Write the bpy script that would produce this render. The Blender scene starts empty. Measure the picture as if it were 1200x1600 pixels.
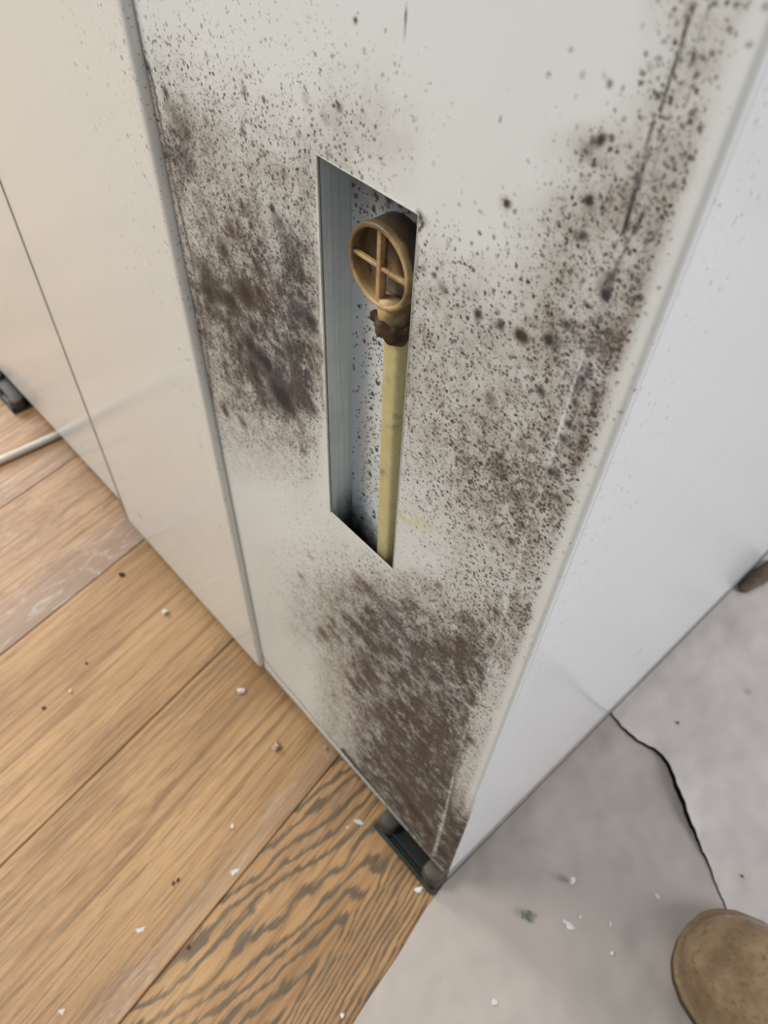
import bpy, bmesh, math, random
import numpy as np
from mathutils import Vector, Matrix
random.seed(7); rng = np.random.default_rng(7)
sc = bpy.context.scene
COL = sc.collection

# ---------------------------------------------------------------- camera
YAW, PITCH, ROLL, FPX = -0.8023255, 0.8834096, 0.0510067, 1148.31
CAM = np.array([0.06871918, -0.16348024, 0.72])
_d = np.array([math.sin(YAW)*math.cos(PITCH), math.cos(YAW)*math.cos(PITCH), -math.sin(PITCH)])
_r = np.cross(_d, [0, 0, 1]); _r /= np.linalg.norm(_r); _u = np.cross(_r, _d)
R_ = _r*math.cos(ROLL)+_u*math.sin(ROLL); U_ = np.cross(R_, _d); D_ = _d
cam = bpy.data.cameras.new('camera'); camo = bpy.data.objects.new('camera', cam); COL.objects.link(camo)
M = Matrix(((R_[0], U_[0], -D_[0], CAM[0]), (R_[1], U_[1], -D_[1], CAM[1]), (R_[2], U_[2], -D_[2], CAM[2]), (0, 0, 0, 1)))
camo.matrix_world = M
cam.sensor_fit = 'HORIZONTAL'; cam.sensor_width = 36; cam.lens = 36*FPX/1200
cam.clip_start = .01; cam.clip_end = 50
cam.dof.use_dof = True; cam.dof.focus_distance = .315; cam.dof.aperture_fstop = 17
sc.camera = camo
def ray(x, y): return D_*FPX + R_*(x-600) - U_*(y-800)
def onY(x, y, Y=0.): v = ray(x, y); return CAM+v*(Y-CAM[1])/v[1]      # where a sight line meets a wall plane
def onX(x, y, X=0.): v = ray(x, y); return CAM+v*(X-CAM[0])/v[0]
def onZ(x, y, Z=0.): v = ray(x, y); return CAM+v*(Z-CAM[2])/v[2]

# ---------------------------------------------------------------- world and light
vs = sc.view_settings
sc.display_settings.display_device = 'sRGB'
vs.view_transform = 'Standard'; vs.look = 'None'; vs.gamma = 1; vs.exposure = 0.0; vs.use_curve_mapping = False
w = bpy.data.worlds.new('world'); sc.world = w; w.use_nodes = True
w.node_tree.nodes['Background'].inputs[0].default_value = (.80, .90, 1, 1)
w.node_tree.nodes['Background'].inputs[1].default_value = .42
def area(name, loc, tgt, sx, sy, watt, col):
    l = bpy.data.lights.new(name, 'AREA'); l.shape = 'RECTANGLE'; l.size = sx; l.size_y = sy; l.energy = watt; l.color = col
    o = bpy.data.objects.new(name, l); COL.objects.link(o); o.location = loc
    o.rotation_euler = (Vector(tgt)-Vector(loc)).to_track_quat('-Z', 'Y').to_euler(); return o
area('window_daylight', (2.6, 1.2, 1.7), (0, .3, .3), 1.5, 1.3, 66, (.97, .98, 1))
area('window_daylight', (-3.2, -.22, 1.7), (-.4, 0, .2), .55, 1.3, 56, (1, .98, .93))
area('fill_light', (-1.15, -.95, 1.75), (-.1, 0, .2), .7, .7, 26, (1, 1, .96))  # unseen fill light, added so the front panels dim downward

# ---------------------------------------------------------------- node helpers
class NT:
    def __init__(s, name):
        s.m = bpy.data.materials.new(name); s.m.use_nodes = True; s.t = s.m.node_tree; s.t.nodes.clear()
        s.out = s.t.nodes.new('ShaderNodeOutputMaterial'); s.b = s.t.nodes.new('ShaderNodeBsdfPrincipled')
        s.t.links.new(s.b.outputs[0], s.out.inputs[0])
    def put(s, sock, v):
        if v is None: return
        if isinstance(v, bpy.types.NodeSocket): s.t.links.new(v, sock)
        elif isinstance(v, (tuple, list)) and len(v) == 3 and sock.type == 'RGBA': sock.default_value = (*v, 1)
        else: sock.default_value = v
    def new(s, t, **k):
        n = s.t.nodes.new(t)
        for a, b in k.items(): setattr(n, a, b)
        return n
    def math(s, op, a, b=None, c=None, clamp=False):
        n = s.new('ShaderNodeMath', operation=op, use_clamp=clamp)
        s.put(n.inputs[0], a); s.put(n.inputs[1], b); s.put(n.inputs[2], c); return n.outputs[0]
    def step(s, v, a, b, c=0., d=1.):
        n = s.new('ShaderNodeMapRange', interpolation_type='SMOOTHSTEP')
        for i, q in enumerate((v, a, b, c, d)): s.put(n.inputs[i], q)
        return n.outputs[0]
    def mix(s, f, a, b, blend='MIX'):
        n = s.new('ShaderNodeMix', data_type='RGBA', blend_type=blend)
        s.put(n.inputs[0], f); s.put(n.inputs[6], a); s.put(n.inputs[7], b); return n.outputs[2]
    def attr(s, a, o='Fac'): n = s.new('ShaderNodeAttribute', attribute_name=a); return n.outputs[o]
    def obj(s): return s.new('ShaderNodeTexCoord').outputs['Object']
    def xyz(s, v): n = s.new('ShaderNodeSeparateXYZ'); s.put(n.inputs[0], v); return n.outputs
    def comb(s, x, y, z=0.):
        n = s.new('ShaderNodeCombineXYZ')
        for i, q in enumerate((x, y, z)): s.put(n.inputs[i], q)
        return n.outputs[0]
    def noise(s, vec, scale, detail=2., rough=.5, dist=0., o='Fac'):
        n = s.new('ShaderNodeTexNoise'); s.put(n.inputs['Vector'], vec)
        n.inputs['Scale'].default_value = scale; n.inputs['Detail'].default_value = detail
        n.inputs['Roughness'].default_value = rough; n.inputs['Distortion'].default_value = dist; return n.outputs[o]
    def voro(s, vec, scale):
        n = s.new('ShaderNodeTexVoronoi'); s.put(n.inputs['Vector'], vec); n.inputs['Scale'].default_value = scale
        return n.outputs['Distance'], s.xyz(n.outputs['Color'])
    def vadd(s, a, b, k):
        n = s.new('ShaderNodeVectorMath', operation='MULTIPLY_ADD'); s.put(n.inputs[0], b); n.inputs[1].default_value = (k, k, k); s.put(n.inputs[2], a); return n.outputs[0]
    def bump(s, h, dist, st=1.):
        n = s.new('ShaderNodeBump'); s.put(n.inputs['Height'], h); n.inputs['Distance'].default_value = dist; n.inputs['Strength'].default_value = st
        s.t.links.new(n.outputs[0], s.b.inputs['Normal'])
    def fin(s, col, rough=.5, metal=0., **k):
        s.put(s.b.inputs['Base Color'], col); s.put(s.b.inputs['Roughness'], rough); s.put(s.b.inputs['Metallic'], metal)
        for a, b in k.items(): s.put(s.b.inputs[a.replace('_', ' ')], b)
        return s.m
def L(r, g, b):   # sRGB 0-255 -> linear
    f = lambda c: (c/255/12.92) if c <= 10 else ((c/255+.055)/1.055)**2.4
    return (f(r), f(g), f(b))

def plain(name, rgb, rough=.5, metal=0., var=.12, scale=60., bump=0., **k):
    n = NT(name); P = n.obj(); f = n.noise(P, scale, 4, .6)
    c = n.mix(n.step(f, .35, .65), tuple(x*(1-var) for x in rgb), tuple(min(1, x*(1+var)) for x in rgb))
    if bump: n.bump(f, bump)
    return n.fin(c, rough, metal, **k)

def mould_material(name, base, rough, coat=0., shift=0.):
    """white enamel sheet; mould as spots whose density comes from the panel's own point attributes"""
    n = NT(name); P0 = n.obj()
    if shift: P0 = n.vadd(P0, (1., 1., 1.), shift)
    wn = n.noise(P0, 420, 2, .6, 0., 'Color'); P = n.vadd(n.vadd(P0, wn, .0018), n.noise(P0, 1300, 1, .5, 0., 'Color'), .0009)
    S = n.math('POWER', n.attr('speckle'), 1.25); Z = n.attr('haze'); B = n.attr('blot'); K = n.attr('cool'); W = n.attr('scrape')
    big = n.noise(P0, 70, 4, .6); med = n.noise(P0, 230, 3, .6)
    fineN = n.math('ADD', n.math('MULTIPLY', n.noise(P, 950, 3, .7), .65), n.math('MULTIPLY', n.noise(P, 300, 4, .7), .35))
    Zm = n.math('MULTIPLY', n.math('MULTIPLY', Z, .93), n.step(big, .3, .68, .65, 1.3))
    Sm = n.math('MULTIPLY', S, n.step(med, .3, .7, .35, 1.5))
    # stain film
    hz = n.math('MULTIPLY', Zm, n.step(med, .25, .75, .7, 1.2), clamp=True)
    c = n.mix(n.math('MULTIPLY', hz, .92), base, n.mix(n.step(Z, .6, 1.), L(142, 125, 106), L(80, 67, 54)))
    # mottled crust where the film is thick
    D = n.math('MAXIMUM', Zm, n.math('MULTIPLY', Sm, .8)); D = n.math('MINIMUM', D, .98)
    th = n.math('SUBTRACT', .655, n.math('MULTIPLY_ADD', n.math('POWER', D, 3.5), .12, n.math('MULTIPLY', D, .135)))
    crust = n.step(n.math('SUBTRACT', fineN, th), -.03, .08)
    crust = n.math('MULTIPLY', crust, n.step(n.math('ADD', Z, n.math('MULTIPLY', S, .5)), .08, .35))
    sp_cool = n.math('MAXIMUM', n.math('MULTIPLY', K, 1.), n.step(n.noise(P0, 35, 2), .56, .7, 0, .6))
    darkc = n.mix(sp_cool, L(64, 47, 35), L(52, 52, 54))
    c = n.mix(n.math('MULTIPLY', crust, n.step(Z, .3, .9, .62, .85)), c, n.mix(n.step(fineN, .44, .60), n.mix(sp_cool, L(92, 75, 59), L(84, 80, 77)), n.mix(sp_cool, L(52, 41, 32), L(48, 48, 50))))
    pale = n.noise(n.vadd(P0, (1., 1., 1.), .4), 520, 3, .75)
    c = n.mix(n.math('MULTIPLY', n.math('MULTIPLY', n.step(pale, .55, .68), n.step(Z, .4, .8)), .55), c, L(168, 150, 128))
    # three generations of round colonies
    def layer(scale, gain, r0, r1, soft, amt, off):
        d, (cr, cg, cb) = n.voro(n.vadd(P, (1., 1., 1.), off), scale)
        pres = n.step(n.math('SUBTRACT', n.math('MULTIPLY', Sm, gain), cr), -.03, .05)
        rad = n.math('MULTIPLY_ADD', n.math('POWER', cg, 1.6), r1-r0, r0)
        m = n.step(n.math('SUBTRACT', rad, d), -soft, soft)
        m = n.math('MULTIPLY', m, n.math('MULTIPLY_ADD', cb, .4, .6))
        return n.math('MULTIPLY', n.math('MULTIPLY', m, pres), n.math('MULTIPLY_ADD', n.step(S, .02, .45), .5*amt, .5*amt))
    a = layer(720, 2.0, .18, .54, .10, .95, .31)
    b = layer(330, 1.35, .12, .44, .08, 1., .77)
    e = layer(140, .46, .06, .30, .10, .95, .13)
    sp = n.math('MAXIMUM', n.math('MAXIMUM', a, b), e)
    c = n.mix(sp, c, darkc)
    # blots, soft and darkest in the middle
    bl = n.math('MULTIPLY_ADD', n.math('SUBTRACT', n.noise(P, 320, 4, .75), .5), n.math('MULTIPLY', n.step(B, .0, .4), .9), B)
    c = n.mix(n.step(bl, .12, .75, 0, .62), c, n.mix(K, L(100, 83, 66), L(84, 83, 83)))
    c = n.mix(n.step(bl, .48, 1.05, 0, .92), c, n.mix(K, L(50, 40, 30), L(40, 41, 44)))
    c = n.mix(n.math('MULTIPLY', W, n.step(n.noise(P0, 500, 2), .35, .6)), c, base)
    yel = n.attr('yellow'); c = n.mix(n.math('MULTIPLY', yel, n.step(med, .3, .6)), c, L(206, 196, 130))
    rr = n.math('MULTIPLY_ADD', n.math('MAXIMUM', sp, hz), .35, rough)
    n.bump(n.noise(P0, 25, 2), .0006, .5)
    return n.fin(c, rr, 0., Specular_IOR_Level=.5, Coat_Weight=coat, Coat_Roughness=.15)

MAT = {}
MAT['sheet'] = mould_material('white_enamel_mouldy', L(229, 230, 225), .38)
MAT['gloss'] = mould_material('white_enamel_gloss', L(230, 228, 220), .17)
MAT['side'] = mould_material('white_enamel_side', L(222, 222, 222), .20)
MAT['edge'] = plain('cut_sheet_edge', L(214, 212, 200), .5)
MAT['inner'] = plain('inner_steel', L(60, 62, 62), .6)
MAT['rail'] = plain('grey_base_rail', L(150, 146, 142), .5)

# ---------------------------------------------------------------- mesh helpers
def link(name, me, mat, parent=None, smooth=False):
    o = bpy.data.objects.new(name, me); COL.objects.link(o)
    if mat is not None: me.materials.append(mat)
    if parent is not None:
        o.parent = parent; q = parent; off = Vector((0, 0, 0))
        while q is not None: off += q.location; q = q.parent
        o.location = -off
    if smooth:
        for p in me.polygons: p.use_smooth = True
    return o
def mesh(name, V, F): me = bpy.data.meshes.new(name); me.from_pydata([tuple(v) for v in V], [], [tuple(f) for f in F]); me.update(); return me
def bevel(o, w, seg=3):
    m = o.modifiers.new('bevel', 'BEVEL'); m.width = w; m.segments = seg; m.limit_method = 'ANGLE'; return o
def box(name, a, b, mat, parent=None, bev=0.):
    x0, y0, z0 = a; x1, y1, z1 = b
    V = [(x, y, z) for z in (z0, z1) for y in (y0, y1) for x in (x0, x1)]
    F = [(0, 2, 3, 1), (4, 5, 7, 6), (0, 1, 5, 4), (2, 6, 7, 3), (0, 4, 6, 2), (1, 3, 7, 5)]
    o = link(name, mesh(name, V, F), mat, parent)
    if bev: bevel(o, bev)
    return o
def loft(rings, closed=True, caps=True):
    V = []; F = []; n = len(rings[0])
    for r in rings: V += [tuple(p) for p in r]
    for i in range(len(rings)-1):
        for j in range(n if closed else n-1):
            k = (j+1) % n
            F.append((i*n+j, i*n+k, (i+1)*n+k, (i+1)*n+j))
    if caps and closed: F.append(tuple(range(n-1, -1, -1))); F.append(tuple((len(rings)-1)*n+j for j in range(n)))
    return V, F
def frame(t):
    t = np.array(t, float); t /= np.linalg.norm(t); a = np.array([0, 0, 1.]) if abs(t[2]) < .9 else np.array([1., 0, 0])
    s = np.cross(t, a); s /= np.linalg.norm(s); return s, np.cross(t, s)
def tube(path, rad, n=20):
    P = [np.array(p, float) for p in path]; R = rad if isinstance(rad, (list, tuple)) else [rad]*len(P); rings = []
    s, q = frame(P[1]-P[0])
    for i, p in enumerate(P):
        t = P[min(i+1, len(P)-1)]-P[max(i-1, 0)]; t /= np.linalg.norm(t)
        s = s-t*(s@t); s /= np.linalg.norm(s); q = np.cross(t, s)
        rings.append([p+R[i]*(math.cos(a)*s+math.sin(a)*q) for a in np.linspace(0, 2*math.pi, n, endpoint=False)])
    return loft(rings)
def empty(name, loc, label, cat, group=None):
    o = bpy.data.objects.new(name, None); COL.objects.link(o); o.location = loc; o.empty_display_size = .05
    tag(o, label, cat, group); return o
def tag(o, label, cat, group=None):
    o['label'] = label; o['category'] = cat
    if group: o['group'] = group
    return o
def struct(o): o['kind'] = 'structure'; return o
def fbm2(x, y, seed=0):      # cheap smooth value noise for geometry
    r = np.random.default_rng(seed); out = np.zeros_like(x); amp = 1.
    for k in range(6):
        a = r.uniform(0, 6.28, 2); f = 1.7**k
        out += amp*np.sin(f*(x*math.cos(a[0])+y*math.sin(a[0]))+a[1]+1.3*np.sin(f*.7*(y*math.cos(a[0])-x*math.sin(a[0])))); amp *= .62
    return out/2.6

# ---------------------------------------------------------------- mould density charts (rows every 50 px down, columns every 50 px across from 200)
SPECK = '''22222211000000003555
44332221110000003654
65443332110000125653
66554443210001126652
58665543110001656640
57766653100013566640
56776600111125676500
55777700343346677610
67888800554356776520
68888800665456776400
66788800666667777400
66788900666677787400
66678900666677785000
06655600667777886000
02223400568888861000
00001200457888740000
00000220235788620000
00002334235675200000
00001467766774200000
00001458887885200000
00000268888885200000
00000168888862000000
00000168999820000000
00000058998800000000
00000038998800000000
00000017998800000000
00000004999500000000
00000001999500000000'''.split('\n')
HAZE = '''00000000000000001333
11000000000000001332
32110011000000002432
45422133100000014432
38643343200001535540
27655541100001556640
25666600000015566500
25677700210025656610
36788800432235566520
47898800554346666400
46788800554557777400
45689900555566677400
44568900555566676000
03345600456666776000
01123300346766761000
00000100235676630000
00000010124565300000
00001122113454200000
00001367654452200000
00001478877674200000
00000168888873100000
00000058888862000000
00000047997630000000
00000038998700000000
00000028998800000000
00000016999800000000
00000004999800000000
00000002999800000000'''.split('\n')
def chart(C, px, py):
    A = np.array([[int(c) for c in r] for r in C], float)/9
    u = np.clip((px-225)/50, 0, A.shape[1]-1.001); v = np.clip((py-25)/50, 0, A.shape[0]-1.001)
    i = v.astype(int); j = u.astype(int); fu = u-j; fv = v-i
    fu = fu*fu*(3-2*fu); fv = fv*fv*(3-2*fv)
    return (A[i, j]*(1-fu)+A[i, j+1]*fu)*(1-fv)+(A[i+1, j]*(1-fu)+A[i+1, j+1]*fu)*fv
def chart_px(P):          # place on the panel -> row/column of the charts
    q = P-CAM; dz = q@D_; dz = np.maximum(dz, .02)
    return 600+FPX*(q@R_)/dz, 800-FPX*(q@U_)/dz
# blots: column, row, radius, strength, coolness
BLOTS = [(259,144,7,.8,1),(287,150,8,.5,.7),(272,182,14,.55,0),(292,207,18,.55,.2),(297,255,15,.6,.8),(322,237,7,.5,.4),(340,277,13,.4,.2),(380,205,6,.75,.2),
(382,142,7,.6,.8),(412,156,4,.8,.3),(322,86,4,.7,.2),(232,107,7,.7,.3),(322,187,8,.6,.1),(390,262,8,.5,.2),(445,270,8,.55,.1),(380,325,9,.7,.3),(360,355,11,.7,.1),
(312,350,9,.5,.1),(330,335,9,.6,.1),(350,390,14,.7,.1),(392,352,5,.9,.6),(425,325,5,.9,.7),(437,347,10,.55,.9),(450,382,14,.6,.9),(405,380,6,.8,.6),(479,155,10,.45,0),(467,212,5,.6,.1),
(322,425,15,.65,.3),(326,457,13,.75,.6),(385,460,16,.85,.1),(360,470,12,.85,.1),(342,462,8,.6,.1),(405,455,10,.75,.1),(432,450,12,.6,.6),(469,457,6,.8,.8),(462,487,17,.6,.9),
(487,505,12,.8,1),(362,522,12,.65,.2),(375,540,9,.65,.2),(390,537,13,.75,.2),(395,512,7,.8,1),(405,552,14,.6,.7),(417,567,8,.95,1),(395,572,8,.85,1),(400,590,10,.7,.1),
(452,547,14,.7,.8),(437,612,20,.75,1),(445,628,12,.6,1),(420,625,12,.6,.7),(455,640,12,.6,.2),(462,610,12,.5,.2),(497,550,11,.6,.1),(495,575,9,.6,.2),(372,612,7,.7,.1),
(385,640,6,.6,.1),(352,642,7,.85,.1),(380,662,8,.65,0),(417,697,5,.5,0),(452,690,9,.4,0),(490,640,7,.7,.8),(475,705,6,.7,.1),(340,492,12,.55,.1),(306,450,9,.55,.1),(300,410,10,.4,.1),
(662,420,6,.6,.6),(678,430,4,.8,.5),(693,450,11,.5,.1),(747,490,7,.95,.2),(745,500,6,.6,.2),(782,508,7,.85,1),(767,512,4,.8,1),(813,523,9,.9,.1),
(817,527,10,.85,.1),(857,530,8,1,.5),(886,507,8,.85,.7),(845,610,8,.85,.9),(947,460,9,1,1),(955,432,8,.8,1),(1000,465,6,.95,.9),(1029,450,3,.8,.6),(937,500,5,.95,1),
(922,545,8,.65,.9),(920,577,8,.75,1),(910,592,8,.7,1),(945,550,9,.6,.2),(932,615,8,.7,.3),(890,662,6,.95,1),(882,685,8,.75,1),(902,630,8,.6,.6),(859,735,7,.95,1),(870,740,11,.6,.5),
(765,625,12,.55,.1),(817,697,13,.5,0),(780,725,16,.45,0),(872,540,14,.45,.8),(972,540,3,.9,.7),(938,220,8,1,.4),(944,214,6,.7,.4),(917,237,14,.55,.1),(928,257,5,.9,.4),(920,313,8,1.1,.7),(924,330,14,.4,.5),
(910,367,7,.85,.8),(997,280,8,.9,1),(1012,243,7,.75,.9),(1150,7,5,.8,1),(1170,70,7,.7,1),(1012,378,4,.95,1),(1037,65,4,.8,1),(892,78,5,.6,.2),(910,117,6,.5,0),(952,132,6,.8,0),
(972,140,4,.8,.2),(857,118,4,.8,.2),(985,225,4,.85,1),(1197,10,8,.6,1),(1083,10,7,.7,.3),(1073,30,8,.6,.3),(792,318,6,1,.3),(790,318,13,.4,0),
(555,32,4,.95,.4),(569,79,3,.8,.3),(647,187,2.6,.95,.4),(782,186,3.2,1,.3),(530,167,7,.7,.1),(507,185,9,.45,0),(559,231,2.6,.95,.6),(655,337,6,.8,.3),(512,240,5,.7,.1),(706,162,3,.5,.3),(662,345,9,.4,0),
(505,990,9,.7,.1),(550,1065,8,.7,.1),(610,965,12,.6,.9),(595,940,16,.4,.4),(560,905,12,.5,.1),(572,1040,12,.6,.1),(587,1075,9,.6,.2),(775,955,6,.8,.2),(685,915,6,.6,.1),(800,845,7,.8,.1),
(777,822,6,.7,0),(735,825,6,.6,0),(640,1010,14,.5,.6),(600,1130,16,.6,.2),(680,1060,18,.45,.5),(700,1010,16,.5,.3),(690,1190,16,.6,.2),(620,1190,12,.6,.2),(735,1155,8,.7,.1),(630,1240,14,.6,.1),
(930,700,4,.6,.8),(700,380,5,.4,.1),(740,400,4,.5,.1),(860,395,5,.5,.1),(470,900,6,.55,.1),(485,870,5,.5,.1),(500,1000,5,.5,.1),(690,1330,10,.8,0),(712,1310,9,.8,0),(670,1300,12,.7,0),(650,1270,12,.7,0),
(335,440,26,.26,.3),(372,470,24,.24,.2),(440,600,38,.38,.9),(475,500,26,.34,.9),(450,370,30,.26,.9),(405,560,26,.28,.6),(945,445,16,.5,1),(985,340,22,.35,.7),(905,600,16,.5,.8),(640,1230,34,.45,.1),(680,1140,30,.40,.1),(600,1000,34,.35,.6),(740,1040,24,.35,.2),(228,27,2.2,.8,.5),(232,60,3,.6,.5)]
# lines: points, width px, strength, coolness
LINES = [([(1076,20),(1071,45),(1062,85),(1045,125),(1033,165)],3,.9,.8),([(1022,190),(1010,235),(1005,262)],3.2,.9,.8),([(993,295),(985,320),(975,362)],3.6,1.05,.9),([(1005,262),(997,285)],3,.7,.8),
([(1121,0),(1110,40),(1090,100)],2,.7,.7),([(1090,100),(1070,170)],1.6,.6,.7),([(1086,82),(1082,100)],4,.9,.9),([(1046,200),(1036,225),(1021,268)],2,.8,.8),([(1004,330),(998,348),(990,365)],4,.85,.9),
([(975,362),(980,385),(968,405),(960,430),(950,465)],3,.7,1),([(1105,15),(1096,40),(1088,70)],3.5,.6,.8),
([(637,0),(634,25),(630,70)],1.2,.85,.3),([(628,85),(618,120)],1,.6,.3),([(573,210),(576,214),(581,213)],1,.8,.5),([(567,190),(574,214)],.8,.8,.5),
([(214,35),(222,80),(238,125)],1.6,.8,.5),([(238,125),(250,185),(270,280),(300,405)],2.5,.62,.1),([(300,405),(320,520),(333,630)],2.2,.5,.1),([(655,335),(661,350),(655,360)],3,.8,.6),([(655,385),(647,470),(638,620)],2,.55,.3),([(505,640),(500,560),(496,420)],3,.45,.2),
([(535,1172),(600,1255),(650,1315),(690,1362)],3.5,.9,.2),([(410,1024),(432,1055),(462,1088),(500,1135),(545,1188)],1.2,.55,.3)]
# pale creases scraped through the mould: points, width px
SCRAPE = [([(975,405),(955,470),(935,500)],1.4,.5),([(931,495),(905,575),(888,625),(883,645)],1.6,.6),([(883,645),(872,680),(862,715),(850,745)],1.6,.8),([(850,745),(842,775),(828,800),(818,850)],1.4,.8),
([(818,850),(805,890),(790,935),(783,970),(760,1060),(745,1100)],3.5,.55),([(745,1100),(725,1150),(712,1200)],3,.5),([(708,1215),(700,1250),(695,1275)],1.8,.8),([(695,1270),(690,1290),(678,1335)],2.6,.95),
([(497,260),(500,400),(504,520)],3.2,.8),([(506,660),(510,740)],3,.6),([(650,440),(640,600),(632,700),(625,800)],1.5,.8),([(1028,190),(1000,275),(975,345)],.8,.4)]
def seg_dist(px, py, a, b):
    ax, ay = a; dx, dy = b[0]-ax, b[1]-ay; t = np.clip(((px-ax)*dx+(py-ay)*dy)/(dx*dx+dy*dy+1e-9), 0, 1)
    return np.hypot(px-ax-t*dx, py-ay-t*dy)
def paint(me, P, speck=None, haze=None, blots=(), lines=(), scrape=(), yellow=False, un=onY, nrm=1):
    """P: verts. Writes the point attributes the mould material reads."""
    px, py = chart_px(P); N = len(P)
    S = np.zeros(N) if speck is None else (chart(SPECK, px, py) if isinstance(speck, str) else speck(px, py, P))
    Z = np.zeros(N) if haze is None else (chart(HAZE, px, py) if isinstance(haze, str) else haze(px, py, P))
    B = np.zeros(N); K = np.zeros(N); KW = np.full(N, 1e-6); W = np.zeros(N); Y = np.zeros(N)
    for (x, y, r, s, k) in blots:     # round on the panel itself
        c = un(x, y); a = un(x+1, y)-c; b = un(x, y+1)-c
        sc_ = math.sqrt(np.linalg.norm(np.cross(a, b))); rr = r*sc_*1.35; s = s*1.15
        d2 = ((P-c)**2).sum(1)/(rr*rr); m = d2 < 9
        g = np.zeros(N); g[m] = s*np.exp(-d2[m]*1.1)
        B = np.maximum(B, g)+.25*np.minimum(B, g); K += g*k; KW += g
    for pts, wd, s, k in lines:
        m = (px > min(p[0] for p in pts)-20) & (px < max(p[0] for p in pts)+20) & (py > min(p[1] for p in pts)-20) & (py < max(p[1] for p in pts)+20)
        if not m.any(): continue
        d = np.min([seg_dist(px[m], py[m], pts[i], pts[i+1]) for i in range(len(pts)-1)], 0)
        g = np.zeros(N); g[m] = s*1.2*np.exp(-(d/(wd*1.15))**2); B = np.maximum(B, g); K += g*k; KW += g
    for pts, wd, s in scrape:
        m = (px > min(p[0] for p in pts)-20) & (px < max(p[0] for p in pts)+20) & (py > min(p[1] for p in pts)-20) & (py < max(p[1] for p in pts)+20)
        if not m.any(): continue
        d = np.min([seg_dist(px[m], py[m], pts[i], pts[i+1]) for i in range(len(pts)-1)], 0)
        W[m] = np.maximum(W[m], s*np.exp(-(d/wd)**2))
    if yellow: Y = .75*np.exp(-((px-645)/30)**2-((py-812-.35*(px-645))/10)**2)
    cool_chart = np.clip(np.exp(-((px-450)/60)**2-((py-480)/150)**2)*.8 + np.exp(-((px-990)/60)**2-((py-330)/200)**2)*.8 + np.exp(-((px-900)/35)**2-((py-620)/120)**2)*.7, 0, 1)
    if un is onY and isinstance(speck, str):
        band = 1-.9*np.clip((P[:, 0]+.0085)/.004, 0, 1)*np.clip((P[:, 2]-.17)/.07, 0, 1)
        lowb = 1-.55*np.clip((P[:, 0]+.019)/.003, 0, 1)*np.clip((P[:, 2]-.17)/.07, 0, 1)*np.clip((.44-P[:, 2])/.05, 0, 1)
        S *= band*lowb; Z *= band*lowb
    K = np.clip(np.where(B > .05, K/KW, 0)+cool_chart*(B <= .05), 0, 1)
    for nm, v in (('speckle', S), ('haze', Z), ('blot', B), ('cool', K), ('scrape', W), ('yellow', Y)):
        at = me.attributes.new(nm, 'FLOAT', 'POINT'); at.data.foreach_set('value', np.clip(v, 0, 1.3).astype(np.float32))
def grid_panel(name, us, vs_, fn, mat, parent, hole=None, **pk):
    uu, vv = np.meshgrid(us, vs_); P = fn(uu.ravel(), vv.ravel()); nu = len(us); nv = len(vs_)
    i, j = np.meshgrid(np.arange(nu-1), np.arange(nv-1)); i = i.ravel(); j = j.ravel()
    if hole is not None:
        cu = (us[i]+us[i+1])/2; cv = (vs_[j]+vs_[j+1])/2
        k = ~((cu > hole[0]) & (cu < hole[1]) & (cv > hole[2]) & (cv < hole[3])); i = i[k]; j = j[k]
    a = j*nu+i; F = np.stack([a, a+1, a+nu+1, a+nu], 1)
    me = bpy.data.meshes.new(name); me.vertices.add(len(P)); me.vertices.foreach_set('co', P.ravel())
    me.loops.add(F.size); me.loops.foreach_set('vertex_index', F.ravel().astype(np.int32))
    me.polygons.add(len(F)); me.polygons.foreach_set('loop_start', np.arange(0, F.size, 4, dtype=np.int32)); me.polygons.foreach_set('loop_total', np.full(len(F), 4, dtype=np.int32))
    me.update(calc_edges=True); me.validate(); paint(me, P, **pk)
    o = link(name, me, mat, parent, smooth=True); return o

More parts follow.
